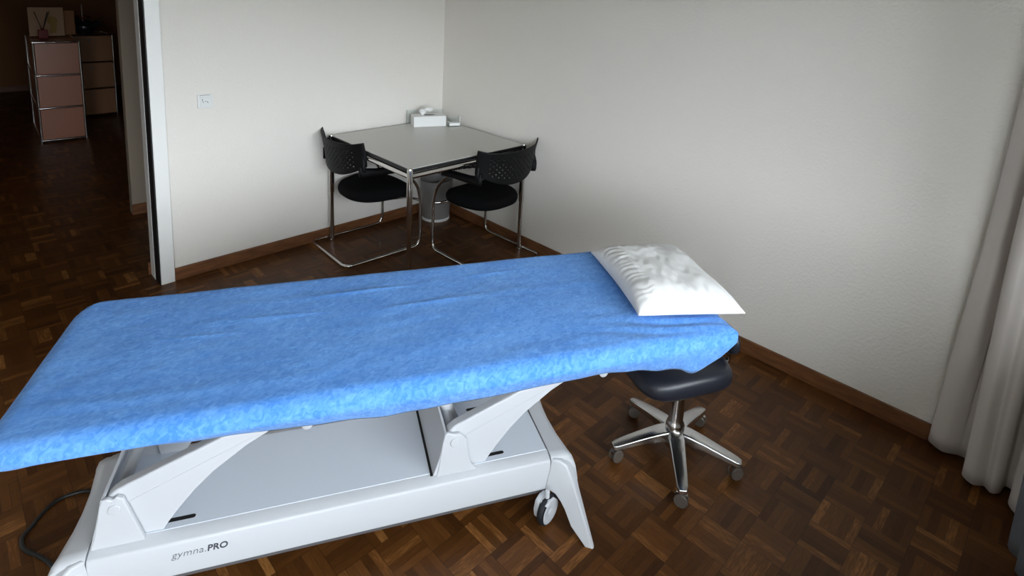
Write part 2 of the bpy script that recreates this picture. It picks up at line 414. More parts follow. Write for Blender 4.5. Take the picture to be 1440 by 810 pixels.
ch.location = (-.281, -.598, 0); ch.rotation_euler = (0, 0, math.radians(1.5))
c2 = copy_tree(ch); c2['label'] = 'black chrome-framed chair at the left side of the table, nearer the door frame'
c2.location = (-.552, -.262, 0); c2.rotation_euler = (0, 0, math.radians(-90-1.5))

# ------------------------------------------------------------------ things on and under the table
ang = math.atan2(-.092, .22); TTOP = TH+.0005
tx = thing('tissue_box', 'white rectangular tissue box with a tissue pulled out, at the back corner of the table', 'tissue box', (-.252, -.163, TTOP), ang)
bm = new(); box(bm, -.12, .12, -.055, .055, 0, .078); obj('carton', bm, M['card'], tx, bevel=.003)
bm = new(); lathe(bm, [(.001, 0), (.03, 0), (.03, .0006), (.001, .0006)], (0, 0, .0782), 20); o = obj('opening', bm, M['slot'], tx); o.scale = (1.6, .5, 1)
bm = new(); n = 26
for i in range(n+1):
    for j in range(9):
        a = i/n*2*PI; k = j/8
        r = .008+.030*k+.008*math.sin(3*a+1)*k; z = .078+.050*math.sin(k*1.5)*(1+.25*math.sin(2*a))-.012*k*k
        bm.verts.new((-.045+r*math.cos(a)*1.25+.045*k*k*(.5-.0*a), r*math.sin(a)*.75, z))
bm.verts.ensure_lookup_table()
for i in range(n):
    for j in range(8):
        q = i*9+j; bm.faces.new([bm.verts[q], bm.verts[q+1], bm.verts[q+10], bm.verts[q+9]])
bmesh.ops.remove_doubles(bm, verts=bm.verts, dist=1e-5)
o = obj('tissue', bm, M['paper'], tx, smooth='all')
md = o.modifiers.new('thickness', 'SOLIDIFY'); md.thickness = .0012

ah = thing('acrylic_brochure_holder', 'clear acrylic stand behind the white tissue box', 'holder', (-.222, -.085, TTOP), ang)
bm = new(); box(bm, -.14, .14, 0, .003, 0, .10); box(bm, -.14, .14, -.017, .003, 0, .003); obj('sheet', bm, M['acrylic'], ah)
bm = new(); box(bm, -.142, -.140, -.001, .004, 0, .10); obj('side_edge', bm, mat('grey_acrylic_edge', srgb(96, 100, 98), .3), ah)

cd = thing('card_holder', 'small clear acrylic card holder right of the tissue box on the table', 'card holder', (-.105, -.275, TTOP), ang)
bm = new(); box(bm, -.042, .042, -.028, .028, 0, .004); box(bm, -.042, -.038, -.028, .028, .004, .072); box(bm, .038, .042, -.028, .028, .004, .072); box(bm, -.038, .038, .024, .028, .004, .05)
obj('holder_body', bm, M['acrylic'], cd)
bm = new(); box(bm, -.037, .037, -.026, .022, .0045, .024); obj('card_stack', bm, M['paper'], cd, bevel=.001)
bm = new(); box(bm, .0385, .0415, -.0285, -.026, .004, .072); obj('polished_edge', bm, M['paper'], cd)

wb = thing('waste_basket', 'pale grey round plastic waste basket on the floor in the corner under the table', 'waste basket', (-.165, -.165, 0))
bm = new(); lathe(bm, [(.001, .004), (.098, .004), (.104, .012), (.118, .30), (.114, .30), (.100, .016), (.001, .012)], (0, 0, 0), 40, capped=False); obj('bin_body', bm, M['basket'], wb, smooth=True)
bm = new(); lathe(bm, [(.100, 0), (.107, .002), (.1075, .020), (.103, .022), (.100, .004)], (0, 0, 0), 40, capped=False); obj('base_rim', bm, M['plate'], wb, smooth=True)
bm = new(); lathe(bm, [(.1185, .298), (.122, .302), (.122, .312), (.116, .314), (.112, .30)], (0, 0, 0), 40, capped=False); obj('top_rim', bm, M['basket'], wb, smooth=True)

# ------------------------------------------------------------------ wall switch
sw = thing('wall_socket', 'square white socket and switch plate on the wall beside the door frame', 'socket', (-1.721, 0, 1.043))
bm = new(); box(bm, -.041, .041, -.009, 0, -.041, .041); obj('frame', bm, M['plate'], sw, bevel=.003)
bm = new(); box(bm, -.029, .029, -.013, -.009, -.028, .020); obj('socket_face', bm, M['plate'], sw, bevel=.002)
bm = new(); box(bm, -.029, .029, -.014, -.009, .0225, .034); obj('rocker', bm, M['plate'], sw, bevel=.002)
bm = new(); box(bm, -.028, .028, -.0135, -.0125, .0345, .0365)
box(bm, -.0165, -.0135, -.0138, -.0128, -.002, .015); box(bm, -.0115, -.0085, -.0138, -.0128, -.009, -.003)
box(bm, -.003, .003, -.0138, -.0128, -.002, .0015); box(bm, .006, .012, -.0138, -.0128, -.005, -.001); box(bm, .012, .015, -.0138, -.0128, -.011, -.004)
obj('contact_holes', bm, M['marks'], sw)

# ------------------------------------------------------------------ treatment table
BU, BV = -.85, -2.68                                   # base centre in the bed's own frame
UD = Vector((.8947, -.4467, 0)); VD = Vector((.4467, .8947, 0)); BROT = math.atan2(-.4467, .8947)
def uvw(u, v, z=0): return UD*u+VD*v+Vector((0, 0, z))
bed = thing('treatment_table', 'white electric physiotherapy treatment table on a wheeled base, under the blue sheet', 'treatment table', uvw(BU, BV), BROT)
L = lambda u, v, z: (u-BU, v-BV, z)
def q(pts): return [L(*p) for p in pts]
# plinth: profile across v
HV = .193; zt = .2; UA, UB = -1.515, -.180
bm = new()
prof = [(-HV, .098), (-HV, .196), (-HV+.004, .204), (-.160, .2155), (.160, .2155), (HV-.004, .204), (HV, .196), (HV, .098)]
prism(bm, [(a, b) for a, b in prof], UA-BU, UB-BU, 'x')
obj('base_cover', bm, M['bed_white'], bed, bevel=.0025)
bm = new(); box(bm, UA-BU+.004, UB-BU-.004, -.154, .154, .2154, .2175); obj('base_deck', bm, M['deck'], bed, bevel=.001)
bm = new(); box(bm, UA-BU+.01, UB-BU-.01, -HV+.004, HV-.004, .086, .098); obj('under_rail', bm, M['steel_grey'], bed)
# slots
def slot(u0, u1, v):
    bm = new(); r = .0065; pts = []
    for k in range(9): a = -PI/2+PI*k/8; pts.append((u1-BU-r+r*math.cos(a), v-BV+r*math.sin(a)))
    for k in range(9): a = PI/2+PI*k/8; pts.append((u0-BU+r+r*math.cos(a), v-BV+r*math.sin(a)))
    prism(bm, pts, .2170, .2182, 'z'); obj('slot', bm, M['slot'], bed)
for u0, u1, v in ((-1.35, -1.262, -2.806), (-.415, -.328, -2.808), (-.405, -.321, -2.583), (-1.345, -1.246, -2.555)): slot(u0, u1, v)
# end caps and legs, built for the right end and mirrored
def end_cap(sgn):
    def C(u, v, z):                                     # mirror about the base centre for the left end
        uu = u if sgn > 0 else (UA+UB)-u
        return L(uu, v, z)
    bm = new(); secs = []
    for v in (-2.874, -2.862, -2.84, -2.76, -2.68, -2.60, -2.52, -2.498, -2.486):
        e = abs(v-BV)/.193; dz = .205 if e > .95 else .2155
        ou = -.108+.020*(e**2)                          # bowed outer edge
        if e > .99: dz = .203
        secs.append([C(-.178, v, dz), C(ou-.03, v, dz-.003), C(ou-.010, v, dz-.014), C(ou, v, dz-.036), C(ou+.012, v, .11), C(ou-.01, v, .10), C(-.178, v, .10)])
    loft(bm, secs); obj('end_cap', bm, M['bed_white'], bed, smooth=True, angle=50)
    for ms in (1, -1):
        def W(u, v, z): return C(u, v if ms > 0 else 2*BV-v, z)
        # rim (outer-top edge) and inner (lower) edge of the face, and the outer side behind them
        rim = [(-.178, -2.874, .206), (-.152, -2.884, .203), (-.134, -2.896, .190), (-.122, -2.917, .157), (-.113, -2.940, .118), (-.101, -2.990, .061), (-.087, -3.037, 0.0)]
        inn = [(-.196, -2.874, .100), (-.183, -2.884, .1005), (-.168, -2.899, .096), (-.156, -2.916, .082), (-.147, -2.934, .064), (-.138, -2.972, .034), (-.108, -3.024, 0.0)]
        bm = new(); secs = []
        for k, (a, b) in enumerate(zip(rim, inn)):
            t = k/6; off = Vector((.048*(1-t)+.010, .055*(1-t)+.012, -.01*(1-t)))
            A = Vector(a); B = Vector(b); O = A+off; P = B+Vector((.055*(1-t)+.010, .050*(1-t)+.014, 0))
            A2 = A+Vector((.006, .004, .004*(1-t)))
            secs.append([W(*A), W(*A2), W(*O), W(*P), W(*B)])
        loft(bm, secs); obj('leg', bm, M['bed_white'], bed, smooth=True, bevel=.002)
for s in (1, -1): end_cap(s)
# seams between the cover and the caps
for uu in (UB, UA):
    bm = new(); box(bm, uu-BU-.0012, uu-BU+.0012, -.152, .152, .214, .2180); obj('seam', bm, M['steel_grey'], bed)
# castors
def castor(u, v, yaw):
    e = bpy.data.objects.new('castor', None)
    bm = new(); lathe(bm, [(.008, .085), (.008, .125)], n=14); 
    # fork: a rounded hood beside the wheel
    pr = [(-.028, .028), (-.034, .06), (-.026, .088), (-.006, .098), (.018, .095), (.034, .078), (.036, .058), (.010, .052)]
    prism(bm, pr, .012, .030, 'y'); prism(bm, [(-.026, .088), (-.006, .098), (.018, .095), (.03, .082), (.0, .07)], -.018, .012, 'y')
    c = obj('castor', bm, M['bed_white'], bed, bevel=.003, loc=L(u, v, 0), rot=(0, 0, yaw))
    bm = new(); lathe(bm, [(.040, -.014), (.047, -.012), (.050, -.006), (.050, .002), (.047, .008), (.040, .010)], (.004, 0, .050), 32, 'y'); obj('tyre', bm, M['tyre'], c, smooth=True)
    bm = new(); lathe(bm, [(.041, -.0155), (.036, -.017), (.030, -.0165), (.028, -.0155), (.012, -.0158), (.010, -.018), (.002, -.018)], (.004, 0, .050), 32, 'y'); obj('wheel_disc', bm, M['bed_white'], c, smooth=True)
castor(-.200, -2.905, math.radians(32)); castor(-.24, -2.50, math.radians(20)); castor(-1.47, -2.83, math.radians(-20)); castor(-1.46, -2.53, math.radians(10))
# brackets: two cheek plates joined by a sloping panel
VN, VF = -2.849, 2*BV+2.849
def bracket(pl, slope, gap, inner):
    for v0, s in ((VN, 1), (VF, -1)):
        bm = new(); a, b = sorted((v0-BV, v0+s*.014-BV))
        prism(bm, [(u-BU, z) for u, z in pl], a, b, 'y'); obj('arm_bracket', bm, M['bed_white'], bed, bevel=.003)
    bm = new()
    (ua, za), (ub, zb), (uc, zc) = slope                # bottom, middle, top of the panel edge
    secs = []
    for v in (VN+.003-BV, VF-.003-BV):
        secs.append([(ua-BU, v, za), (ub-BU, v, zb), (uc-BU, v, zc), (uc-BU+.008, v, zc-.001), (ub-BU+.010, v, zb), (ua-BU+.012, v, za)])
    loft(bm, secs); obj('bracket_panel', bm, M['bed_white'], bed, bevel=.0015)
bracket([(-1.512, .212), (-1.500, .25), (-1.482, .345), (-1.476, .360), (-1.463, .362), (-1.452, .356), (-1.440, .364), (-1.425, .356), (-1.408, .30), (-1.380, .212)],
        ((-1.512, .216), (-1.496, .28), (-1.479, .360)), -1.51, 1)
bracket([(-.566, .212), (-.560, .24), (-.548, .33), (-.541, .362), (-.529, .364), (-.512, .356), (-.492, .354), (-.470, .33), (-.462, .27), (-.452, .235), (-.430, .212)],
        ((-.576, .216), (-.556, .28), (-.541, .362)), -.57, 1)
bm = new(); box(bm, -.584-BU, -.576-BU, VN+.004-BV, VF-.004-BV, .2170, .2185); obj('panel_gap', bm, M['slot'], bed)
for up in (-1.447, -.508):
    for v0, s in ((VN, -1), (VF, 1)):
        bm = new(); lathe(bm, [(.0155, 0), (.0155, s*.003), (.014, s*.0045), (.002, s*.005)], (up-BU, v0-BV, .328), 28, 'y'); obj('pivot_cap', bm, M['bed_white'], bed, smooth=True)
# lifting arms: channel plus a tapering guard plate below it
def arm(pu, pz, eu, ez, v0, s):
    dx, dz = eu-pu, ez-pz; Ln = math.hypot(dx, dz); tx_, tz_ = dx/Ln, dz/Ln; nx, nz = -tz_, tx_
    def P(a, b): return (pu+tx_*a+nx*b-BU, pz+tz_*a+nz*b)
    a, b = sorted((v0+s*.016-BV, v0+s*.050-BV))
    bm = new(); prism(bm, [P(-.020, .010), P(-.012, .026), P(.02, .034), P(Ln, .026), P(Ln+.02, .0), P(Ln, -.018), P(.02, -.020), P(-.012, -.014)], a, b, 'y')
    obj('lift_arm', bm, M['bed_white'], bed, bevel=.005, seg=3)
    bm = new(); a, b = sorted((v0+s*.018-BV, v0+s*.023-BV))
    zb = .2185
    pts = [P(.01, -.015), (pu+.035-BU, zb), (pu+.108-BU, zb), (pu+.122-BU, .240), (pu+.150-BU, .278), (pu+.192-BU, .328), (pu+.242-BU, .376), (pu+.33-BU, .440), P(Ln*.95, -.016)]
    prism(bm, pts, a, b, 'y'); obj('arm_guard', bm, M['bed_white'], bed)
for v0, s in ((VN, 1), (VF, -1)):
    arm(-1.447, .336, -.99, .525, v0, s); arm(-.508, .336, -.045, .525, v0, s)
for uu in (-1.447, -.508):
    bm = new(); tube(bm, [(uu-BU, VN+.03-BV, .33), (uu-BU, VF-.03-BV, .33)], .016, 16); obj('cross_shaft', bm, M['bed_white'], bed, smooth=True)
bm = new(); tube(bm, [(-.455-BU, -2.70-BV, .225), (-.50-BU, -2.70-BV, .33), (-.58-BU, -2.70-BV, .53)], .021, 20); obj('lift_cylinder', bm, M['bed_white'], bed, smooth=True)
# upper frame, mattress
bm = new()
for v in (-2.84, -2.54): box(bm, -1.35-BU, .12-BU, v-.018-BV, v+.018-BV, .515, .56)
for u in (-1.35, -.97, -.02, .12): box(bm, u-.018-BU, u+.018-BU, -2.86-BV, -2.50-BV, .52, .56)
obj('upper_frame', bm, M['bed_white'], bed, bevel=.004)
for uu in (-.952, -.002):
    for v, s in ((-2.858, -1), (-2.502, 1)):
        bm = new(); lathe(bm, [(.016, 0), (.016, s*.006), (.012, s*.009), (.002, s*.010)], (uu-BU, v-BV, .497), 22, 'y'); box(bm, uu-BU-.012, uu-BU+.012, min(v-BV, v-s*.03-BV), max(v-BV, v-s*.03-BV), .49, .53); obj('frame_pivot', bm, M['bed_white'], bed, smooth=True)
bm = new(); box(bm, -1.56-BU, .30-BU, -2.95-BV, -2.41-BV, .625, .675); obj('mattress', bm, M['leatherette'], bed, bevel=.015, seg=4)
bm = new(); box(bm, -1.50-BU, .24-BU, -2.90-BV, -2.46-BV, .56, .625); obj('mattress_board', bm, M['bed_white'], bed, bevel=.004)
# lettering on the front of the plinth
def lettering(name, body, size, shear, offset, u, z, m, sx=1):
    cu = bpy.data.curves.new(name, 'FONT'); cu.body = body; cu.size = size; cu.shear = shear; cu.offset = offset; cu.extrude = .0003; cu.space_character = 1.04
    t = bpy.data.objects.new(name, cu); COL.objects.link(t)
    dg = bpy.context.evaluated_depsgraph_get(); me = bpy.data.meshes.new_from_object(t.evaluated_get(dg))
    w = t.dimensions.x
    bpy.data.objects.remove(t); me.materials.clear(); me.materials.append(m)
    o = bpy.data.objects.new(name, me); COL.objects.link(o); o.parent = bed
    o.rotation_euler = (PI/2, 0, 0); o.location = L(u, BV-HV-.0006, z); o.scale = (sx, 1, 1)
    return max(v.co.x for v in me.vertices)*sx
w = lettering('lettering', 'gymna.', .030, .22, -.0004, -1.314, .156, M['ink'], 1.02)
lettering('lettering', 'PRO', .0275, .12, .0007, -1.314+w+.003, .156, M['ink2'], .98)

# ------------------------------------------------------------------ blue fitted sheet
U0, U1 = -1.655, .405; VC = -2.69; HW = .342
def outline_pts(n):
    """superelliptic rounded rectangle, returned with its outward direction"""
    rc_f, rc_h = .085, .045
    pts = []
    def arc(cx, cy, r, a0, a1, k):
        for i in range(k): a = a0+(a1-a0)*i/k; pts.append((cx+r*math.cos(a), cy+r*math.sin(a)))
    def line(a, b, k):
        for i in range(k): t = i/k; pts.append((a[0]+(b[0]-a[0])*t, a[1]+(b[1]-a[1])*t))
    a, b = VC-HW, VC+HW
    line((U0+rc_f, a), (U1-rc_h, a), 150); arc(U1-rc_h, a+rc_h, rc_h, -PI/2, 0, 12)
    line((U1, a+rc_h), (U1, b-rc_h), 50); arc(U1-rc_h, b-rc_h, rc_h, 0, PI/2, 12)
    rf2 = .15; line((U1-rc_h, b), (U0+rf2, b), 150); arc(U0+rf2, b-rf2, rf2, PI/2, PI, 26)
    line((U0, b-rf2), (U0, a+rc_f), 40); arc(U0+rc_f, a+rc_f, rc_f, PI, 1.5*PI, 20)
    return pts
OP = outline_pts(0)
ZT = .692
def interp(xs, ys, x):
    if x <= xs[0]: return ys[0]
    for i in range(len(xs)-1):
        if x <= xs[i+1]:
            t = (x-xs[i])/(xs[i+1]-xs[i]); t = t*t*(3-2*t); return ys[i]+(ys[i+1]-ys[i])*t
    return ys[-1]
hem_u = [-1.64, -1.58, -1.50, -1.40, -1.18, -.98, -.90, -.72, -.64, -.46, -.07, .03, .13, .30, .40]
hem_z = [.642, .628, .640, .638, .622, .612, .608, .596, .598, .600, .610, .600, .585, .555, .565]
def wrinkle(u, v):
    z = .0035*noise.noise(Vector((u*3.1, v*5, 0)))+.0014*noise.noise(Vector((u*13, v*21, 3)))
    # soft creases running along the table
    z += .0022*max(0, noise.noise(Vector((u*2.2+7, v*17, 1))))
    k = math.exp(-((u-.18)/.22)**2)*math.exp(-((v+2.96)/.07)**2)        # gathers beside the pillow
    z += .0035*k*math.sin((v*1.0+u*.22)*105+4*noise.noise(Vector((u*5, v*5, 9))))
    for (uc, vc, au, av, an, hgt) in ((-.75, -2.50, .16, .008, .03, .005), (-1.02, -2.60, .12, .007, -.06, .004), (-.55, -2.62, .14, .008, .05, .004), (-.30, -2.47, .10, .007, .02, .004), (-1.25, -2.66, .10, .007, -.04, .003)):
        du, dv = u-uc, v-vc-an*(u-uc); z += .55*hgt*math.exp(-(du/au)**2-(dv/av)**2)
    return z
bm = new(); rings = []
def core(p):
    return (round(min(max(p[0], U0+HW), U1-HW)/.02)*.02, VC)
def ring(fn): rings.append([bm.verts.new(fn(i, p)) for i, p in enumerate(OP)])
def inset(p, d):
    c = core(p); r = math.hypot(p[0]-c[0], p[1]-c[1])
    # inset towards the box interior keeping the outline shape
    x = min(max(p[0], U0+d), U1-d); y = min(max(p[1], VC-HW+d), VC+HW-d); return x, y
NS = 9
for j in range(NS):                                      # side, hem upwards
    t = j/(NS-1)
    def fn(i, p, t=t):
        hz = interp(hem_u, hem_z, p[0])
        head = max(0, (p[0]-.20)/.205); foot = max(0, (-1.56-p[0])/.1)
        z = hz+(.654-hz)*t
        d = .028*(1-t)**1.3
        x, y = inset(p, d); x -= .115*head*(1-t)**.9*(1 if p[1] < VC else .6); 
        s = i/len(OP)
        w = .0015*math.sin(p[0]*34+2*math.sin(p[0]*9))*(1-t)
        if abs(abs(p[1]-VC)-HW) < .01: y += w*(1 if p[1] < VC else -1)
        v = uvw(x, y, z); return v
    ring(fn)
for k in range(1, 7):                                    # rounded shoulder
    a = k/6*PI/2
    def fn(i, p, a=a):
        d = .042*(1-math.cos(a)); x, y = inset(p, d); return uvw(x, y, .654+(.038)*math.sin(a)+wrinkle(x, y)*math.sin(a))
    ring(fn)
NI = 62
for k in range(1, NI+1):
    def fn(i, p, k=k):
        x0, y0 = inset(p, .042); c = core((x0, y0)); f = (k/NI)
        x = x0+(c[0]-x0)*f; y = y0+(c[1]-y0)*f; return uvw(x, y, ZT+wrinkle(x, y))
    ring(fn)
n = len(OP)
for A, B in zip(rings, rings[1:]):
    for i in range(n): bm.faces.new([A[i], A[(i+1) % n], B[(i+1) % n], B[i]])
bmesh.ops.remove_doubles(bm, verts=bm.verts, dist=2e-5)
hem_line = None
sheet = obj('bed_sheet', bm, M['terry'], smooth='all')
tag(sheet, 'bright blue terry cloth fitted sheet stretched over the treatment table', 'bed sheet')
md = sheet.modifiers.new('thickness', 'SOLIDIFY'); md.thickness = .004; md.offset = 1
# stitched hem
bm = new(); pts = []
for i, p in enumerate(OP):
    hz = interp(hem_u, hem_z, p[0]); head = max(0, (p[0]-.20)/.205)
    x, y = inset(p, .028); x -= .115*head*(1 if p[1] < VC else .6); w = .0015*math.sin(p[0]*34+2*math.sin(p[0]*9))
    if abs(abs(p[1]-VC)-HW) < .01: y += w*(1 if p[1] < VC else -1)
    pts.append(uvw(x, y, hz))
tube(bm, pts, .0032, 6, closed=True); obj('hem', bm, M['hem'], sheet, smooth=True)

# ------------------------------------------------------------------ pillow
C4 = {(-1, -1): (.085, -2.905), (1, -1): (.450, -2.985), (-1, 1): (.135, -2.430), (1, 1): (.500, -2.480)}
bm = new(); NP = 90
top, bot = {}, {}
for i in range(NP+1):
    for j in range(NP+1):
        s, t = -1+2*i/NP, -1+2*j/NP
        ps, pt = s*(1-.07*(1-t*t)*abs(s)**3), t*(1-.05*(1-s*s)*abs(t)**3)
        w = {k: (1+k[0]*ps)/2*(1+k[1]*pt)/2 for k in C4}
        u = sum(C4[k][0]*w[k] for k in C4); v = sum(C4[k][1]*w[k] for k in C4)
        f = max(0, (1-s**4)*(1-t**4))**.55
        edge = max(0, 1-(1+s)/.5) ; e2 = max(0, 1-(1-abs(t))/.45)
        cr = .0017*(1+1.5*noise.noise(Vector((t*4, 1, 8))))*math.sin(t*52+6*noise.noise(Vector((s*3, t*4, 0)))+2.5*s)*edge*(1-edge)*3.2*(f**.3)
        cr += .0018*math.sin(s*30+2*noise.noise(Vector((s*2, t*3, 5))))*e2*(1-e2)*3*(f**.3)
        cr += .006*noise.noise(Vector((s*2.5, t*2.5, 2)))*f+.0025*noise.noise(Vector((s*9, t*7, 4)))*f
        d2 = (s*.55+t*.1-.02); cr -= .006*math.exp(-(d2/.035)**2)*math.exp(-((t+.35)/.4)**2)
        base = .704+.016*(1-f)+.004*max(0, s)
        top[i, j] = bm.verts.new(uvw(u, v, base+.086*f+cr))
        if i in (0, NP) or j in (0, NP): bot[i, j] = top[i, j]
        else: bot[i, j] = bm.verts.new(uvw(u, v, base-.004*min(1, f*3)))
for i in range(NP):
    for j in range(NP):
        bm.faces.new([top[i, j], top[i+1, j], top[i+1, j+1], top[i, j+1]])
        bm.faces.new([bot[i, j], bot[i, j+1], bot[i+1, j+1], bot[i+1, j]])
pl = obj('pillow', bm, M['pillow'], smooth='all'); tag(pl, 'white cotton pillow lying on the head end of the blue sheet', 'pillow')

# ------------------------------------------------------------------ rolling stool
st = thing('rolling_stool', 'black padded stool on a five-star polished base with castors, under the head of the bed', 'stool', (-.885, -2.640, 0))
bm = new(); lathe(bm, [(.030, .045), (.036, .060), (.036, .135), (.031, .150), (.0275, .155), (.0275, .33), (.016, .335), (.016, .395)], n=28); obj('column', bm, M['chrome'], st, smooth=True)
cast = [(-1.080, -2.792), (-.817, -2.880), (-.6525, -2.640), (-.815, -2.408), (-1.080, -2.497)]
cast = [(math.atan2(y+2.64, x+.885)) for x, y in cast]
a0 = cast[0]
for k in range(5):
    a = a0+k*2*PI/5
    bm = new(); secs = []
    for r, z, w, hh in ((.022, .124, .030, .05), (.06, .121, .029, .042), (.12, .108, .026, .032), (.19, .090, .0225, .026), (.234, .078, .0195, .022), (.250, .073, .013, .018)):
        sec = []
        for (dy, dz) in ((-1, -.9), (-1, -.1), (-.8, .0), (.8, .0), (1, -.1), (1, -.9)):
            sec.append((r, dy*w, z+dz*hh))
        secs.append(sec)
    loft(bm, secs); obj('base_arm', bm, M['polished'], st, bevel=.0025, rot=(0, 0, a), smooth=True)
    px, py = .232*math.cos(a), .232*math.sin(a); yaw = a+math.radians((70, 40, 95, 60, 20)[k])
    bm = new(); lathe(bm, [(.012, .050), (.013, .056), (.013, .060), (.0055, .0605), (.0055, .066)], n=16); prism(bm, [(-.022, .028), (-.020, .046), (-.008, .056), (.008, .056), (.020, .046), (.022, .034)], -.006, .006, 'y')
    c = obj('castor', bm, M['chrome'], st, smooth=True, loc=(px, py, 0), rot=(0, 0, yaw))
    bm = new()
    for s in (-1, 1): lathe(bm, [(.004, s*.0065), (.023, s*.0065), (.0250, s*.009), (.0250, s*.014), (.023, s*.0165), (.004, s*.0165)], (0, 0, .025), 24, 'y')
    obj('wheel', bm, M['frosted'], c, smooth=True)
# seat: rounded square cushion turned to the bed
bm = new(); secs = []; n = 56
for k, z in ((.80, .392), (.94, .396), (.99, .408), (1, .425), (.985, .445), (.94, .459), (.85, .467), (.6, .470), (.25, .468)):
    sec = []
    for i in range(n):
        a = 2*PI*i/n; c, s = math.cos(a), math.sin(a)
        x = .192*k*math.copysign(abs(c)**.55, c); y = .165*k*math.copysign(abs(s)**.55, s)
        sec.append((x, y, z-.010*(abs(x)/.185)**2+.006*(y/.165)))
    secs.append(sec)
loft(bm, secs); se = obj('seat', bm, M['leatherette'], st, smooth='all', loc=(-.047, .012, -.005), rot=(0, 0, math.radians(-25)))
bm = new(); lathe(bm, [(.05, .385), (.05, .394)], n=20); obj('seat_plate', bm, M['black_plastic'], st)
bm = new(); secs = []
for i in range(15):
    x = -.085+.17*i/14; k = math.sqrt(max(.02, 1-(x/.088)**4)); sec = []
    for j in range(16):
        a = 2*PI*j/16; c, s = math.cos(a), math.sin(a)
        sec.append((x, .022*k*math.copysign(abs(c)**.7, c)+.25*x*x*4*.3, .505+.050*k*math.copysign(abs(s)**.7, s)))
    secs.append(sec)
loft(bm, secs); obj('backrest', bm, M['leatherette'], st, smooth='all', loc=(.138, -.088, -.005), rot=(0, 0, math.radians(65)))
bm = new(); tube(bm, fillet([(.02, -.01, .380), (.15, -.10, .378), (.165, -.108, .40), (.158, -.102, .49)], .03, 5), .009, 12); obj('back_bar', bm, M['chrome'], st, smooth=True)

# ------------------------------------------------------------------ power cable
cp = [(-2.52, -1.47), (-2.560, -1.390), (-2.618, -1.363), (-2.667, -1.374), (-2.718, -1.427), (-2.745, -1.458), (-2.745, -1.508), (-2.715, -1.566), (-2.693, -1.622), (-2.685, -1.690), (-2.66, -1.78)]
def catmull(P, n=8):
    P = [Vector((a, b, .0065)) for a, b in P]; out = []
    for i in range(len(P)-1):
        p0, p1, p2, p3 = P[max(i-1, 0)], P[i], P[i+1], P[min(i+2, len(P)-1)]
        for k in range(n):
            t = k/n; out.append(.5*((2*p1)+(-p0+p2)*t+(2*p0-5*p1+4*p2-p3)*t*t+(-p0+3*p1-3*p2+p3)*t**3))
    return out+[P[-1]]
bm = new(); tube(bm, catmull(cp), .006, 10); o = obj('power_cable', bm, M['cable'], smooth=True); tag(o, 'black power cable curling over the parquet at the foot of the treatment table', 'cable')

# ------------------------------------------------------------------ curtain at the window end of the right wall
def drape(name, path_fn, n, z0, z1, m, label, hemz=.0, flare=None):
    bm = new(); NZ = 40; G = []
    for j in range(NZ+1):
        t = j/NZ; z = z0+(z1-z0)*t; row = []
        for i in range(n+1):
            s = i/n; x, y = path_fn(s, t); row.append(bm.verts.new((x, y, z+(hemz*math.sin(s*31) if j == 0 else 0))))
        G.append(row)
    for j in range(NZ):
        for i in range(n): bm.faces.new([G[j][i], G[j][i+1], G[j+1][i+1], G[j+1][i]])
    o = obj(name, bm, m, smooth='all'); md = o.modifiers.new('thickness', 'SOLIDIFY'); md.thickness = .003
    return tag(o, label, 'curtain')
def spline(P, n=14):
    P = [Vector(p) for p in P]; out = []
    for i in range(len(P)-1):
        p0, p1, p2, p3 = P[max(i-1, 0)], P[i], P[i+1], P[min(i+2, len(P)-1)]
        for k in range(n):
            t = k/n; out.append(.5*((2*p1)+(-p0+p2)*t+(2*p0-5*p1+4*p2-p3)*t*t+(-p0+3*p1-3*p2+p3)*t**3))
    return out+[P[-1]]
FOLDS = spline([(-.016, -3.385), (-.022, -3.335), (-.055, -3.330), (-.075, -3.375), (-.040, -3.425), (-.045, -3.465), (-.105, -3.462), (-.165, -3.448), (-.195, -3.480), (-.165, -3.515), (-.175, -3.540), (-.150, -3.562), (-.100, -3.575), (-.125, -3.605), (-.200, -3.592), (-.235, -3.620), (-.190, -3.660), (-.210, -3.700), (-.290, -3.695), (-.325, -3.730), (-.270, -3.775), (-.300, -3.820), (-.370, -3.810), (-.400, -3.850), (-.380, -3.900), (-.430, -3.930), (-.500, -3.900), (-.540, -3.935), (-.600, -3.900), (-.65, -3.935), (-.72, -3.905)])
def path1(s, t):
    p = FOLDS[round(s*(len(FOLDS)-1))]; sh = max(0, 1-max(0, -3.33-p.y)/.5)
    return min(p.x*(1-.12*t), -.014), p.y-(.11*t)*sh*(1 if p.y > -3.42 else .35)+.004*math.sin(9*t+20*s)
drape('curtain', path1, len(FOLDS)-1, .028, 2.44, M['curtain'], 'long white curtain hanging in soft folds beside the right wall', .006)
G2 = spline([(-.400, -3.612), (-.425, -3.622), (-.450, -3.650), (-.500, -3.640), (-.530, -3.670), (-.580, -3.662), (-.600, -3.700), (-.660, -3.690), (-.68, -3.73), (-.74, -3.72), (-.78, -3.76)])  # nearer curtain folds, their shade carried by the grey cloth colour
def path2(s, t):
    p = G2[round(s*(len(G2)-1))]; return p.x, p.y
drape('curtain', path2, len(G2)-1, .02, 2.44, M['shaded_curtain'], 'curtain folds at the far right edge, in front of the white ones, their shade painted dark grey')
bm = new(); box(bm, X0+.1, -.004, -3.96, -3.36, 2.44, ZC); struct('trim_2', bm, M['window_frame'])

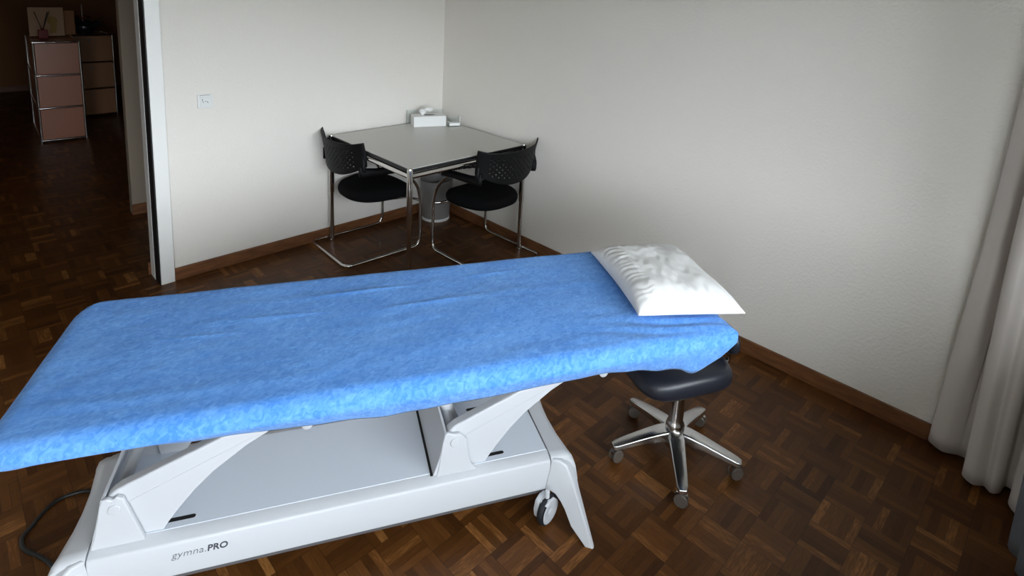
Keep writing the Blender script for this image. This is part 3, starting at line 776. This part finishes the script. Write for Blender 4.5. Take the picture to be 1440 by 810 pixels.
# ------------------------------------------------------------------ hall cabinets
def cabinet(label, loc, rot, w, d, h, panel, keys):
    c = thing('drawer_cabinet', label, 'cabinet', loc, rot)
    r = .010; z0 = .03; rows = 3; dh = (h-z0)/rows
    bm = new(); box(bm, .004, w-.004, .010, d-.004, z0, h-.004); obj('carcass', bm, panel, c)
    bm = new()
    for x in (0, w):
        for y in (0, d): tube(bm, [(x, y, z0), (x, y, h)], r, 10)
    for k in range(rows+1):
        z = z0+k*dh
        tube(bm, [(0, 0, z), (w, 0, z)], r, 10)
        if k in (0, rows):
            tube(bm, [(0, d, z), (w, d, z)], r, 10)
        for x in (0, w): tube(bm, [(x, 0, z), (x, d, z)], r, 10)
    for x in (0, w):
        for y in (0, d): lathe(bm, [(.013, 0), (.013, .006), (.005, .008), (.005, .03)], (x, y, 0), 12)
    obj('chrome_frame', bm, M['chrome'], c, smooth=True)
    for k in range(rows):
        z = z0+k*dh
        bm = new(); box(bm, .010, w-.010, -.006, .010, z+.011, z+dh-.011); dr = obj('drawer', bm, panel, c, bevel=.002)
        if keys:
            bm = new(); lathe(bm, [(.008, 0), (.008, -.008), (.001, -.009)], (w*.48, -.006, z+dh-.05), 12, 'y'); box(bm, w*.48-.003, w*.48+.005, -.012, -.008, z+dh-.095, z+dh-.05); obj('key', bm, M['steel_grey'], dr)
    return c
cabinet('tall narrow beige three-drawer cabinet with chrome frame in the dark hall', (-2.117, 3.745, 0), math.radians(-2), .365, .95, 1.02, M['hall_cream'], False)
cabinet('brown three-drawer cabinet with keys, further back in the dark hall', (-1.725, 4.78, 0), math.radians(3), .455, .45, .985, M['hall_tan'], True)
rd = thing('reed_diffuser', 'dark red reed diffuser bottle on top of the nearer hall cabinet', 'diffuser', (-1.998, 4.06, 1.031))
bm = new(); box(bm, -.04, .04, -.03, .03, 0, .088); box(bm, -.014, .014, -.014, .014, .088, .105); obj('bottle', bm, M['red_glass'], rd, bevel=.006)
for a, b in ((-.055, .005), (.05, .0), (.065, .02)):
    bm = new(); tube(bm, [(a*.15, b*.2, .10), (a, b, .27)], .004, 6); obj('reed', bm, M['reed'], rd)
for (x, y, ry, w_, hh, mm, lb) in ((-1.935, 4.30, 5, .30, .30, 'kraft', 'pale tan upright card behind the red reed diffuser on the hall cabinet'), (-1.79, 4.42, 12, .24, .26, 'hall_tan', 'brown upright folder right of the tan card on the hall cabinet')):
    t = thing('display_card', lb, 'card', (x, y, 1.031), math.radians(ry))
    bm = new(); box(bm, -w_/2, w_/2, 0, .006, 0, hh); box(bm, -w_/2, w_/2, .006, .07, 0, .006); obj('board', bm, M[mm], t)
    if mm == 'kraft':
        bm = new(); lathe(bm, [(.001, 0), (.045, 0), (.045, -.001), (.001, -.001)], (.05, -.001, .16), 20, 'y'); prism(bm, [(.02, .03), (.075, .03), (.09, .13), (.03, .13)], -.0022, -.0012, 'y'); obj('print', bm, M['ochre'], t)
pp = thing('potted_plant', 'dark leafy plant in a dark bowl on the further hall cabinet', 'plant', (-1.528, 4.86, .996))
bm = new(); lathe(bm, [(.06, 0), (.085, .02), (.11, .08), (.105, .10), (.09, .09), (.001, .08)], n=24, capped=False); obj('pot', bm, M['pot'], pp, smooth=True)
bm = new()
for k in range(34):
    a = k*2.4; r0 = .02+.03*random.random(); ln = .12+.07*random.random(); tilt = .25+.75*random.random()
    prev = None
    for j in range(5):
        t = j/4; rr = r0+ln*t*math.cos(tilt*(1-.5*t)); z = .09+ln*math.sin(tilt)*t*1.2-.05*t*t; w = .024*math.sin(PI*(.12+.85*t))
        ca, sa = math.cos(a), math.sin(a)
        row = [bm.verts.new((rr*ca-w*sa, rr*sa+w*ca, z)), bm.verts.new((rr*ca, rr*sa, z+.006)), bm.verts.new((rr*ca+w*sa, rr*sa-w*ca, z))]
        if prev:
            for q_ in (0, 1): bm.faces.new([prev[q_], prev[q_+1], row[q_+1], row[q_]])
        prev = row
o = obj('foliage', bm, M['leaf'], pp, smooth='all'); md = o.modifiers.new('t', 'SOLIDIFY'); md.thickness = .002
bm = new()
for k in range(9):
    a = k*.7; lathe(bm, [(.002, 0), (.018, .008), (.022, .022), (.002, .03)], (.06*math.cos(a)*(k % 2+.3), .06*math.sin(a)*(k % 2+.3), .17+.01*(k % 3)), 8)
obj('blossoms', bm, M['petal'], pp, smooth=True)
bm = new(); tube(bm, [(-.01, -.02, .08), (-.015, -.03, .34)], .006, 8); obj('stake', bm, M['hall_end'], pp)
# dark coats hooked on the hall wall above the plant
bm = new(); box(bm, -.16, .16, 0, .02, .0, .04); ht = thing('coat_rack', 'dark coat rail on the hall wall above the plant', 'coat rack', (-1.10, 7.06, 1.72)); obj('rail', bm, M['reed'], ht)
for xx in (-.10, .0, .10):
    bm = new(); tube(bm, fillet([(xx, 0, .02), (xx, -.05, .01), (xx, -.05, .05)], .02, 4), .006, 8); obj('hook', bm, M['reed'], ht)

# ------------------------------------------------------------------ daylight
w = bpy.data.worlds.new('overcast_sky'); scene.world = w; w.use_nodes = True; nt = w.node_tree
bg = nt.nodes['Background']; tc = nt.nodes.new('ShaderNodeTexCoord'); sp = nt.nodes.new('ShaderNodeSeparateXYZ'); rp = nt.nodes.new('ShaderNodeValToRGB')
nt.links.new(tc.outputs['Generated'], sp.inputs[0]); nt.links.new(sp.outputs[2], rp.inputs[0]); nt.links.new(rp.outputs[0], bg.inputs[0])
e = rp.color_ramp.elements; e[0].position = .0; e[0].color = (.09, .095, .085, 1); e[1].position = .06; e[1].color = (.90, .945, 1.02, 1)
bg.inputs[1].default_value = 10.0
for xa, xb, za, zb in ((WX0, WX1, WZ0, WZ1), (GX0, GX1, GZ0, WZ1)):
    ld = bpy.data.lights.new('daylight_portal', 'AREA'); ld.shape = 'RECTANGLE'; ld.size = xb-xa; ld.size_y = zb-za
    ld.cycles.is_portal = True
    lo = bpy.data.objects.new('daylight_portal', ld); COL.objects.link(lo)
    lo.location = ((xa+xb)/2, Y0-.27, (za+zb)/2); lo.rotation_euler = (PI/2, 0, 0)   # faces +y, into the room
hl = bpy.data.lights.new('hall_warm_fill', 'AREA'); hl.shape = 'DISK'; hl.size = .4; hl.energy = 1.1; hl.color = (1, .62, .38)  # added out of view to warm the dark hall, no fixture there
ho = bpy.data.objects.new('hall_warm_fill', hl); COL.objects.link(ho); ho.location = (-3.4, 2.2, 2.42)
# ------------------------------------------------------------------ camera
f, ppx, ppy, yaw, pit, rol, cx, cy, cz = 825.963, 720.03, 132.23, .783113, .178609, .0480628, -2.799742, -3.581420, 1.765185
F = Vector((math.sin(yaw)*math.cos(pit), math.cos(yaw)*math.cos(pit), -math.sin(pit)))
r = Vector((math.cos(yaw), -math.sin(yaw), 0)); u = r.cross(F)
r2 = r*math.cos(rol)+u*math.sin(rol); u2 = -r*math.sin(rol)+u*math.cos(rol)
cam = bpy.data.cameras.new('camera'); co = bpy.data.objects.new('camera', cam); COL.objects.link(co)
cam.sensor_width = 36; cam.lens = f/1440*36; cam.shift_x = (720-ppx)/1440; cam.shift_y = (ppy-405)/1440; cam.clip_start = .02
co.matrix_world = Matrix(((r2.x, u2.x, -F.x, cx), (r2.y, u2.y, -F.y, cy), (r2.z, u2.z, -F.z, cz), (0, 0, 0, 1)))
scene.camera = co
vs = scene.view_settings; vs.view_transform = 'Standard'; vs.look = 'None'; vs.exposure = 1.06; vs.gamma = 1; vs.use_curve_mapping = False
